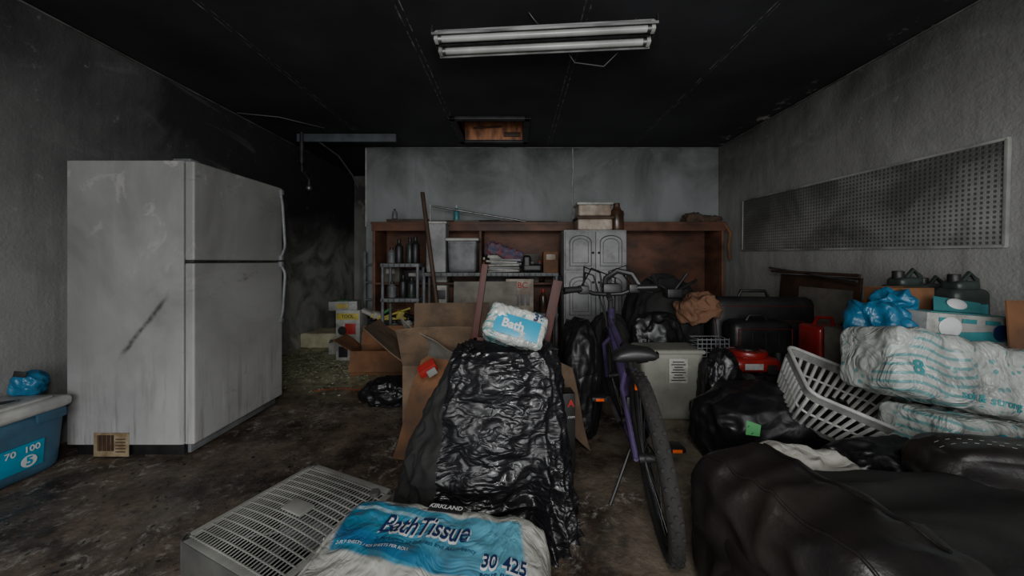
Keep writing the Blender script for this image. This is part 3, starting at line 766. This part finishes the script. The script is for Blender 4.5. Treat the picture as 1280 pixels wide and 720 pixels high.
b.quad([(.33,-.08,.02),(.38,-.06,.03),(.38,.06,.06),(.33,.06,.05)], CLEARP, .003, cuts=3, warp=.02)
b.done(center=False)

# ------------------------------------------------------------------ box fan lying on its back
b = B('box_fan', (-.86, 1.40, 0), (0, 0, R(-24)))
s2, hh = .265, .13
for sx in (-1,1):
    b.box((sx*(s2-.008),0,hh/2+.005), (.016, 2*s2-.06, hh-.01), FANM, .004)
    b.box((0,sx*(s2-.008),hh/2+.005), (2*s2-.06, .016, hh-.01), FANM, .004)
for sx in (-1,1):
    for sy in (-1,1):
        for k in range(6):
            a = (math.pi/2)*(k+.5)/6
            b.box((sx*(s2-.032+.024*math.cos(a)), sy*(s2-.032+.024*math.sin(a)), hh/2+.005), (.016,.016,hh-.01), FANM, .003, rot=(0,0,sx*sy*a))
for a_ in (((0,s2-.018,hh-.004),(2*s2-.07,.03,.010)), ((0,-s2+.018,hh-.004),(2*s2-.07,.03,.010)), ((s2-.018,0,hh-.004),(.03,2*s2-.07,.010)), ((-s2+.018,0,hh-.004),(.03,2*s2-.07,.010))):
    b.box(a_[0], a_[1], FANG, .004)
n = 30
def dome(x, y): return hh + .020*(1-(x/s2)**2)*(1-(y/s2)**2)
for i in range(n):
    p = -s2+.03+i*(2*s2-.06)/(n-1)
    b.tube([(p, q, dome(p,q)) for q in [-s2+.025+j*(2*s2-.05)/8 for j in range(9)]], .0021, FANG, 5)
    if i % 2 == 0: b.tube([(q, p, dome(q,p)-.001) for q in [-s2+.025+j*(2*s2-.05)/8 for j in range(9)]], .0030, FANG, 5)
b.box((0,0,dome(0,0)+.003),(.11,.065,.008),FANG,.004); b.cyl((0,0,.03),(0,0,.11),.06,GREYP)
for k in range(5):
    a = k*2*math.pi/5
    b.soft((.13*math.cos(a),.13*math.sin(a),.07),(.16,.10,.01),.004,GREYP,rot=(.5,0,a),cuts=6)
b.box((0,0,.008),(2*s2-.04,2*s2-.04,.008),STEELD,.002)
b.cyl((.2,.2,hh),(.2,.2,hh+.02),.02,FANM)
b.done(center=False)

# ------------------------------------------------------------------ bicycle
b = B('bicycle')
def P(y, z, dx=0):   # centre plane of the leaning, slightly turned machine
    return Vector((.545+.14*(y-1.42)-.14*(z-.33)+dx, y, z))
rh, fh = P(1.42,.335), P(2.46,.335)
def wheel(hub, ax):
    ax = Vector(ax).normalized()
    b.ring(hub, ax, .308, .027, RUBBER, 72, 10)
    q = ax.to_track_quat('Z','Y')
    for k in range(80):
        a = 2*math.pi*k/80
        for s_ in (-1,0,1):
            if (k % 2) == (s_ == 0): continue
            c = hub + q @ Vector((math.cos(a)*(.334 if s_ == 0 else .330), math.sin(a)*(.334 if s_ == 0 else .330), s_*.015))
            d = q @ Vector((math.cos(a), math.sin(a), 0))
            b.cyl(c-d*.006, c+d*.005, .007, RUBBER, seg=5)
    b.ring(hub, ax, .280, .010, STEELD, 60, 6)
    for k in range(28):
        a = 2*math.pi*k/28; s_ = 1 if k%2 else -1
        p = hub + q @ Vector((math.cos(a)*.28, math.sin(a)*.28, 0))
        r = hub + ax*s_*.03 + q @ Vector((math.cos(a+.9*s_)*.02, math.sin(a+.9*s_)*.02, 0))
        b.cyl(p, r, .0012, STEEL, seg=4)
    b.cyl(hub-ax*.05, hub+ax*.05, .018, STEELD)
wheel(rh, (1, -.16, .14)); wheel(fh, (1, -.05, .14))
bb = P(1.86,.29); st = P(1.70,.60); ht = P(2.24,.79); hb = P(2.28,.67)
b.cyl(bb, st, .018, PURPLE); b.cyl(st, ht+Vector((0,0,-.04)), .018, PURPLE); b.cyl(bb, hb, .022, PURPLE)
b.cyl(ht+Vector((0,-.01,.04)), hb+Vector((0,.01,-.03)), .021, PURPLE)
for s_ in (-1,1):
    o = Vector((s_*.055,-s_*.008,s_*.008))
    b.tube([bb+o*.5, bb+o+Vector((-.014,-.1,.01)), rh+o*1.1], .011, PURPLE); b.tube([st+o*.4, st+o+Vector((0,-.06,-.06)), rh+o*1.1], .011, PURPLE)
    b.tube([hb+Vector((0,.01,-.03)), hb+o*1.0+Vector((0.01,.03,-.08)), fh+o*1.1], .013, PURPLE)
    b.box(tuple(st+o*.8+Vector((0,-.11,-.13))), (.014,.02,.10), BLACK, .003)
b.cyl(bb-Vector((.06,0,0)), bb+Vector((.06,0,0)), .022, STEELD)
b.cyl(bb+Vector((.05,0,0)), bb+Vector((.055,0,0)), .085, STEELD, seg=32); b.ring(bb+Vector((.052,0,0)), (1,0,0), .085, .005, STEELD, 32)
b.cyl(rh+Vector((.03,0,0)), rh+Vector((.055,0,0)), .045, STEELD, .025, seg=24)
for dz in (-1,1): b.tube([bb+Vector((.052,0,dz*.085)), rh+Vector((.045,.0,dz*.04))], .004, STEELD, 5)
b.box(tuple(rh+Vector((.07,.03,-.09))), (.02,.04,.10), STEELD, .006)
for s_ in (-1,1):
    c0 = bb+Vector((s_*.075,0,0)); c1 = c0+Vector((s_*.01, -s_*.155, -.05*s_*1.2))
    b.tube([c0,c1], [.013,.010], STEEL); p = c1+Vector((s_*.06,0,0))
    b.cyl(c1, p+Vector((s_*.04,0,0)), .007, STEELD)
    b.box(tuple(p), (.085,.075,.022), BLACK, .005)
    b.box(tuple(p+Vector((0,-.040,0))), (.045,.005,.014), ORANGE, .001); b.box(tuple(p+Vector((0,.040,0))), (.045,.005,.014), ORANGE, .001)
b.tube([(.57,1.72,.26),(.49,1.66,.12),(.43,1.62,.01)], .008, BLACK)
b.cyl(st, st+Vector((-.016,-.035,.09)), .013, STEEL)
sp = st+Vector((-.018,-.05,.105))
def sad(o, n):
    k = (o.y+.14)/.28
    w = 1.0 if k < .35 else max(.24, 1-(k-.35)*1.9)
    return Vector((o.x*w, o.y, o.z*(.9 if k<.5 else .7) - (.02*(abs(o.x)/.09)**2 if n.z>0 else 0) + (.012 if k<.25 else 0)))
b.soft(tuple(sp), (.20,.28,.070), .032, BLACK, cuts=20, fn=sad, rot=(0,-.08,-.1))
for s_ in (-1,1): b.tube([sp+Vector((s_*.05,-.10,-.02)), sp+Vector((s_*.03,-.02,-.05)), sp+Vector((s_*.01,.10,-.02))], .004, STEEL)
b.box(tuple(st+Vector((-.02,-.20,.000))), (.052,.012,.045), ORANGE, .006); b.box(tuple(st+Vector((-.02,-.11,.006))), (.02,.18,.02), BLACK, .004)
sm = ht+Vector((-.005,-.02,.09)); b.cyl(ht, sm, .016, STEELD); hbp = sm+Vector((0,.06,.03)); b.cyl(sm, hbp, .018, STEELD)
bar = [hbp+Vector(v) for v in ((-.29,-.06,.03),(-.18,-.03,.035),(-.09,0,.005),(0,0,0),(.09,0,.005),(.18,-.03,.045),(.29,-.06,.05))]
b.tube(bar, .014, BLACK, 10)
b.cyl(bar[0], bar[1], .020, BLACK); b.cyl(bar[6], bar[5], .020, BLACK)
for s_, e in ((-1,bar[1]),(1,bar[5])):
    b.box(tuple(e+Vector((-s_*.02,.02,-.005))), (.07,.06,.055), BLACK, .012)
    b.tube([e+Vector((-s_*.01,.03,0)), e+Vector((s_*.04,.07,-.02)), e+Vector((s_*.11,.04,-.03))], .009, BLACK)
    b.cyl(e+Vector((s_*.12,-.02,0)), e+Vector((s_*.12,.06,.08)), .014, BLACK)
    b.tube([e+Vector((-s_*.02,.04,0)), e+Vector((-s_*.06,.16,.10)), e+Vector((-s_*.12,.18,.08)), hb+Vector((0,.07,-.02))], .006, BLACK)
    b.tube([e+Vector((-s_*.02,.02,0)), e+Vector((-s_*.04,.10,.14)), e+Vector((-s_*.15,.12,.10)), hb+Vector((s_*.02,.05,.02))], .006, BLACK)
b.tube([bar[1]+Vector((0,.03,0)), bar[1]+Vector((.1,.15,.13)), hbp+Vector((.08,.12,.10)), ht+Vector((.02,-.02,-.05))], .006, BLACK)
b.box(tuple(hbp+Vector((.03,.03,.03))), (.12,.07,.08), BLACK, .02)
b.tube([hbp+Vector(v) for v in ((-.02,.02,.02),(0,.05,.10),(.07,.04,.15),(.16,.02,.13),(.20,0,.06))], .020, BLACK)
b.done()

# ------------------------------------------------------------------ clutter right of the bicycle
b = B('beige_waste_bin')
b.soft((1.10,2.60,.25), (.43,.24,.50), .045, BEIGE, fn=lambda o,n: Vector((o.x*(1+.12*o.z), o.y*(1+.12*o.z), o.z)))
b.soft((1.10,2.60,.485), (.45,.26,.035), .015, BEIGE)
b.box((1.13,2.472,.36), (.13,.004,.17), PAPER, .001)
for i in range(8): b.box((1.13,2.469,.295+i*.018), (.10-(i%3)*.02,.002,.007), BPRINT, 0)
b.done()
bag('garbage_bag', (.42,2.38,0), (.30,.40,.76), 17, knot=False, amp=.7)
bag('garbage_bag', (-1.02,2.84,0), (.40,.30,.20), 5, knot=False, amp=1.4)
bag('garbage_bag', (1.47,2.02,0), (.88,.52,.42), 2, tag=(1.20,.27), knot=False)
bag('garbage_bag', (1.40,2.42,.0), (.30,.26,.52), 8, knot=False)
bag('garbage_bag', (1.33,3.22,0), (.72,.50,1.0), 11, mat=CLOTH, knot=False)
bag('garbage_bag', (.80,3.10,0), (.40,.40,.70), 12, mat=CLOTH, knot=False, amp=.7)
bag('garbage_bag', (1.85,3.62,0), (.70,.45,.75), 14, mat=CLOTH, knot=False)
bag('garbage_bag', (2.20,3.85,0), (.46,.50,.7), 15, mat=CLOTH, knot=False)
bag('garbage_bag', (1.18,2.98,.0), (.5,.26,.72), 21, knot=False)
b = B('paper_bag'); b.soft((1.46,2.88,.74), (.28,.18,.20), .05, PAPERB, amp=.045, freq=5, cuts=24, rot=(0,-.4,.2)); b.done(angle=80)
b = B('camera_tripod')
for e in ((1.15,3.1,.98),(1.55,3.05,.96),(1.42,2.95,1.02)): b.cyl((1.30,2.95,.86), e, .012, STEELD)
b.box((1.30,2.95,.86),(.12,.10,.07),BLACK,.01); b.done()
b = B('shopping_basket')
for z in range(5): b.tube([(1.28,2.50,.45+z*.03),(1.50,2.50,.45+z*.03),(1.50,2.62,.45+z*.03),(1.28,2.62,.45+z*.03)], .004, GREYP, 5, True)
for i in range(8): b.cyl((1.28+i*.0314,2.50,.45),(1.28+i*.0314,2.50,.58),.003,GREYP,seg=5)
b.done()

b = B('lawn_mower')
b.soft((1.68,2.52,.18), (.46,.40,.16), .06, STEELD, cuts=12)
for x in (1.47,1.89):
    for y in (2.35,2.70):
        b.cyl((x-.025,y,.09),(x+.025,y,.09),.09,BLACK,seg=24,bevel=.01)
b.cyl((1.60,2.48,.24),(1.60,2.48,.36),.12,STEELD,seg=24); b.box((1.72,2.48,.33),(.14,.14,.12),STEELD,.01)
b.soft((1.60,2.46,.43), (.32,.26,.10), .045, RED, cuts=12); b.cyl((1.60,2.46,.47),(1.60,2.46,.515),.12,RED,seg=32,bevel=.012); b.cyl((1.60,2.46,.51),(1.60,2.46,.525),.065,BLACK,seg=32)
for k in range(16):
    a = k*math.pi/8; b.box((1.60+.09*math.cos(a),2.46+.09*math.sin(a),.516),(.03,.006,.003),BLACK,0,rot=(0,0,a))
b.box((1.56,2.325,.43),(.12,.006,.04),WHITEP,.002); b.box((1.68,2.33,.41),(.06,.01,.06),BLACK,.002)
b.cyl((1.80,2.44,.38),(1.80,2.44,.50),.035,BLACK); b.box((1.48,2.36,.34),(.06,.04,.08),STEEL,.006); b.cyl((1.52,2.34,.36),(1.52,2.30,.36),.03,STEEL)
b.done()
b = B('suitcase', (2.05,3.00,0), (R(-6),0,R(-6)))
b.soft((0,0,.43),(.82,.30,.78),.06,BLACK,cuts=14)
b.tube([(-.36,-.150,.10),(.36,-.150,.10),(.385,-.150,.74),(-.385,-.150,.74)],.004,REDD,6,True)
b.soft((0,-.16,.44),(.58,.06,.40),.02,CLOTH,cuts=8); b.tube([(-.12,0,.82),(-.10,0,.87),(.10,0,.87),(.12,0,.82)],.014,BLACK)
b.tube([(-.28,-.192,.62),(.28,-.192,.62)],.003,REDD); b.tube([(-.28,-.192,.30),(-.28,-.192,.62)],.004,STEELD)
b.box((.05,-.195,.54),(.10,.01,.03),STEELD,.003)
for x in (-.3,.3): b.cyl((x-.02,0,.035),(x+.02,0,.035),.035,BLACK)
b.done(center=False)
b = B('suitcase'); b.soft((1.88,2.78,.33),(.46,.20,.66),.05,BLACK,cuts=14); b.tube([(1.68,2.675,.06),(2.08,2.675,.06),(2.08,2.675,.61),(1.68,2.675,.61)],.004,REDD,6,True)
for x in (1.78,1.88,1.98): b.box((x,2.675,.34),(.012,.01,.5),CLOTH,.003)
b.tube([(1.80,2.78,.66),(1.82,2.78,.70),(1.94,2.78,.70),(1.96,2.78,.66)],.012,BLACK); b.done()
cardbox('cardboard_box', (2.21,2.50,0), (.30,.26,.44), CARDG, 0, flaps=False).box((0,0,.437),(.30,.26,.006),CARDG,.001).done(center=False)
b = B('gas_can')
b.soft((2.16,2.48,.56),(.25,.20,.24),.03,RED); b.tube([(2.08,2.48,.67),(2.10,2.48,.73),(2.20,2.48,.73),(2.22,2.48,.67)],.012,RED)
b.cyl((2.25,2.46,.66),(2.28,2.42,.74),.018,BLACK,.012); b.box((2.16,2.378,.56),(.14,.004,.10),REDL,.002); b.tube([(2.06,2.377,.48),(2.26,2.377,.64)],.005,RED); b.done()

# laundry basket
b = B('laundry_basket', (1.665,1.82,.375), (R(24), R(22), R(-14)))
w0, d0, w1, d1, hz = .215, .145, .275, .195, .12
def corner(w, d, z, n=6, r=.05):
    pts = []
    for sx, sy, a0 in ((1,1,0),(-1,1,90),(-1,-1,180),(1,-1,270)):
        for k in range(n+1):
            a = R(a0+90*k/n); pts.append(Vector((sx*(w-r)+r*math.cos(a), sy*(d-r)+r*math.sin(a), z)))
    return pts
top, mid1, low, bot = corner(w1,d1,hz), corner(w1-.008,d1-.008,hz-.045), corner(w0+.012,d0+.012,-hz+.035), corner(w0,d0,-hz)
def band(A, C, mat=WHITE2):
    t = bmesh.new(); n = len(A)
    a = [t.verts.new(p) for p in A]; c = [t.verts.new(p) for p in C]
    for i in range(n): t.faces.new((a[i], a[(i+1)%n], c[(i+1)%n], c[i]))
    bmesh.ops.solidify(t, geom=t.faces[:], thickness=.005)
    bmesh.ops.recalc_face_normals(t, faces=t.faces); b.add(t, mat)
band(top, mid1); band(low, bot); b.tube(top, .009, WHITE2, 8, True)
def lerp_loop(P_, s):
    n = len(P_); ls = [(P_[(i+1)%n]-P_[i]).length for i in range(n)]; T = sum(ls); d = s*T
    for i in range(n):
        if d <= ls[i]: return P_[i].lerp(P_[(i+1)%n], d/ls[i])
        d -= ls[i]
    return P_[0]
for k in range(44): b.tube([lerp_loop(mid1,k/44.0), lerp_loop(low,k/44.0)], .0085, WHITE2, 6)
md = [mid1[i].lerp(low[i], .5) for i in range(len(mid1))]; b.tube(md, .006, WHITE2, 6, True)
t = bmesh.new(); vs = [t.verts.new(p) for p in bot]; t.faces.new(vs); bmesh.ops.recalc_face_normals(t, faces=t.faces); b.add(t, WHITE2)
b.done(center=False)

# towel packs and boxes on the right
cardbox('cardboard_box', (2.28,2.06,0), (.58,.46,.70), CARDG, 0, flaps=False).box((0,0,.70),(.58,.46,.008),CARDG,.001).done(center=False)
def rolls2(o, n):
    return o + n*.007*math.cos(o.x*2*math.pi/.14)
b = B('paper_towel_package', (2.02,1.62,.60), (R(-14), R(12), R(-4)))
b.soft((0,0,0),(.82,.30,.29),.045,TOWEL,amp=.007,freq=8,cuts=60,fn=rolls2)
b.text('towels',(.22,-.3,-.05),(R(90),0,0),.09,TEAL,drape=True,bold=.002)
b.text('8',(-.33,-.3,-.03),(R(90),0,0),.08,TEAL,drape=True,bold=.002)
b.text('soft & strong',(-.05,-.3,-.10),(R(90),0,0),.045,TEAL,drape=True,bold=.001)
b.box((.33,-.156,.05),(.07,.004,.05),BPRINT,.001)
for i in range(6): b.box((.305+i*.010,-.159,.05),(.004,.002,.04),WPRINT,0)
b.quad([(.40,-.1,.05),(.44,-.12,.08),(.45,.02,.12),(.40,.05,.05)],CLEARP,.003,cuts=3,warp=.02)
b.done(center=False)
b = B('paper_towel_package', (2.00,1.55,.345), (R(-6), R(7), R(3)))
b.soft((0,0,0),(.60,.28,.20),.035,TOWEL,amp=.007,freq=8,cuts=48,fn=rolls2)
b.text('SPARK',(0,-.3,.02),(R(90),0,0),.10,BLUEL,drape=True,bold=.004)
b.done(center=False)
bag('garbage_bag', (2.02,1.60,0), (.78,.40,.25), 31, knot=False)
bag('garbage_bag', (2.38,1.42,0), (.36,.28,.42), 32, knot=False)
b = B('wipes_carton', (2.22,1.80,.785), (0,R(4),R(-6)))
b.box((0,0,0),(.44,.20,.15),WHITEP,.006); b.box((-.02,-.102,-.03),(.38,.004,.05),TEAL,.001,rot=(0,-.1,0)); b.sph((-.12,-.104,.01),(.05,.004,.05),WPRINT)
b.sph((.1,-.104,.0),(.04,.004,.04),NAVY); b.box((0,0,.077),(.36,.14,.004),TEAL,.001)
for i in range(3): b.box((-.14+.1*i,-.103,.045),(.06,.004,.02),TEAL,.001)
b.quad([(-.1,.0,.08),(.12,.0,.08),(.16,.05,.13),(-.05,.06,.15)],TEAL,.003); b.sph((.03,.025,.12),(.045,.01,.03),WPRINT,rot=(-.5,0,0)); b.done(center=False)
b = B('blue_plastic_bag'); b.soft((1.90,1.86,.80),(.22,.22,.20),.07,BLUEB,amp=.045,freq=6,cuts=28,rot=(0,.3,.2)); b.soft((1.99,1.88,.90),(.14,.14,.12),.05,BLUEB,amp=.04,freq=7,cuts=18,rot=(0,-.5,.2)); b.done(angle=80)
cardbox('cardboard_box', (2.13,1.98,.708), (.25,.14,.27), CARDO, .1, flaps=False).done(center=False)
b = B('cardboard_sheet'); b.quad([(2.22,1.60,.72),(2.46,1.62,.72),(2.46,1.66,.94),(2.25,1.64,.94)],CARDO,.006,cuts=3,warp=.01); b.done()
def jug(x,y,z,s=1):
    b = B('motor_oil_jug')
    b.soft((x,y,z+.11*s),(.17*s,.11*s,.22*s),.03*s,GREENJ,cuts=10); b.soft((x,y,z+.23*s),(.11*s,.08*s,.05*s),.02*s,GREENJ,cuts=6)
    b.cyl((x-.03*s,y,z+.24*s),(x-.03*s,y,z+.285*s),.022*s,BLACK,bevel=.004)
    b.tube([(x+.01,y,z+.25*s),(x+.04*s,y,z+.29*s),(x+.075*s,y,z+.26*s),(x+.08*s,y,z+.18*s)],.010*s,GREENJ); b.box((x,y-.056*s,z+.10*s),(.11*s,.003,.10*s),TEAL,.001); b.done()
jug(2.34,2.14,.708,1.25); jug(2.49,1.99,.708,1.2); jug(2.52,2.17,.708,1.1)

# ------------------------------------------------------------------ right wall
b = B('perforated_wall_panel', (XR-.012, 2.98, 1.51), (R(1.2),0,0))
b.box((0,0,0),(.016,2.18,.56),PEG,.002)
for z in (-.285,.285): b.box((-.004,0,z),(.022,2.20,.016),PEGM,.003)
for y in (-1.095,1.095): b.box((-.004,y,0),(.022,.016,.57),PEGM,.003)
b.done(center=False)
b = B('leaning_board'); b.box((2.54,3.05,.50),(.02,.80,1.0),WOODD,.003,rot=(0,R(5),0)); b.box((2.52,2.95,.45),(.02,.5,.9),CARDG,.003,rot=(0,R(5),0)); b.done()
b = B('pole_bundle')
b.cyl((2.40,2.50,.98),(2.50,3.5,1.06),.010,STEEL); b.cyl((2.44,2.52,1.02),(2.45,3.4,1.03),.012,WOODD); b.done()

# ------------------------------------------------------------------ leather sofa (foreground right)
b = B('leather_sofa')
b.soft((1.62,1.00,.15),(1.98,.60,.30),.05,LEATHER,cuts=24,amp=.003,freq=5)
def creased(o, n):
    return o + n*.010*(1-4*abs(noise.noise(Vector((o.x*3, o.y*9, o.z*9)))))
b.soft((1.42,.98,.325),(1.05,.60,.10),.045,CLOTH,cuts=36,amp=.005,freq=3,puff=.012,fn=creased)
b.soft((.850,1.00,.235),(.35,.64,.45),.09,LEATHER,cuts=44,amp=.003,freq=4,puff=.016,rot=(0,0,R(16)),fn=creased)
b.soft((2.00,1.19,.345),(1.00,.30,.24),.11,LEATHER,cuts=40,amp=.004,freq=4,puff=.015,rot=(R(-8),0,R(-16)),fn=creased)
b.soft((2.20,.85,.36),(.70,.42,.15),.07,LEATHER,cuts=24,amp=.006,freq=4,puff=.015)
tree = BVHTree.FromBMesh(b.bm)
def seam(pts_, n=14):
    out = []
    for a_, c_ in zip(pts_[:-1], pts_[1:]):
        for i in range(n):
            p = Vector((a_[0]+(c_[0]-a_[0])*i/n, a_[1]+(c_[1]-a_[1])*i/n, .9)); hit = tree.ray_cast(p, Vector((0,0,-1)))
            if hit[0] is not None: out.append(hit[0]+Vector((0,0,.001)))
    return out
S1 = [seam(x) for x in ([(1.55,1.30),(1.72,1.20),(1.95,1.15),(2.20,1.12),(2.42,1.02)], [(1.56,1.325),(1.73,1.228),(1.96,1.178),(2.21,1.148),(2.43,1.045)], [(1.98,1.32),(1.93,1.18),(1.90,1.08)])]
S2 = [seam(x) for x in ([(.78,.74),(.72,1.0),(.66,1.25)], [(.98,.80),(.92,1.05),(.88,1.28)])]
for s_ in S1:
    for i in range(0, len(s_)-1, 2): b.tube([s_[i], s_[i].lerp(s_[i+1], .8)], .0013, STITCH, 5)
for s_ in S2: b.tube(s_, .005, LEATHER, 6)
b.done(angle=80)
b = B('crumpled_plastic_sheet'); b.soft((1.16,1.40,.30),(.34,.16,.10),.045,CLEARP,amp=.04,freq=5,cuts=26,rot=(.2,.2,-.1)); b.soft((1.16,1.44,.11),(.24,.14,.22),.04,CLEARP,amp=.03,freq=9,cuts=12); b.done(angle=80)
bag('garbage_bag', (1.62,1.52,0), (.70,.30,.36), 41, knot=False)

b = B('extension_cord'); pts=[]
for i in range(40):
    u=i/39; pts.append((-1.75+u*1.1, 3.05+.05*math.sin(u*9)+.1*u, .006))
b.tube(pts,.004,CORD,6); b.done()

# ------------------------------------------------------------------ light, world, camera
w = bpy.data.worlds.new('overcast'); sc.world = w; w.use_nodes = True
w.node_tree.nodes['Background'].inputs[0].default_value = (.92,.96,1,1)
w.node_tree.nodes['Background'].inputs[1].default_value = .2
def area(name, loc, rot, sx, sy, power, col):
    l = bpy.data.lights.new(name, 'AREA'); l.shape = 'RECTANGLE'; l.size = sx; l.size_y = sy; l.energy = power; l.color = col
    o = bpy.data.objects.new(name, l); o.location = loc; o.rotation_euler = rot; sc.collection.objects.link(o)
area('garage_door_daylight', (.2,-2.0,1.25), (R(90),0,0), 4.4, 2.0, 118, (.98,.99,1))
area('camera_fill', (.05,-.15,1.55), (R(86),0,0), .4, .3, 20, (1,.985,.95))  # unseen fill light added near the camera to brighten the view

cam = bpy.data.cameras.new('camera'); co = bpy.data.objects.new('camera', cam); sc.collection.objects.link(co)
co.location = (0,0,1.12); co.rotation_euler = (R(90),0,0)
cam.sensor_width = 36; cam.lens = 444/1280*36; cam.shift_x = -5/1280; cam.shift_y = -33/1280; cam.clip_start = .02
sc.camera = co
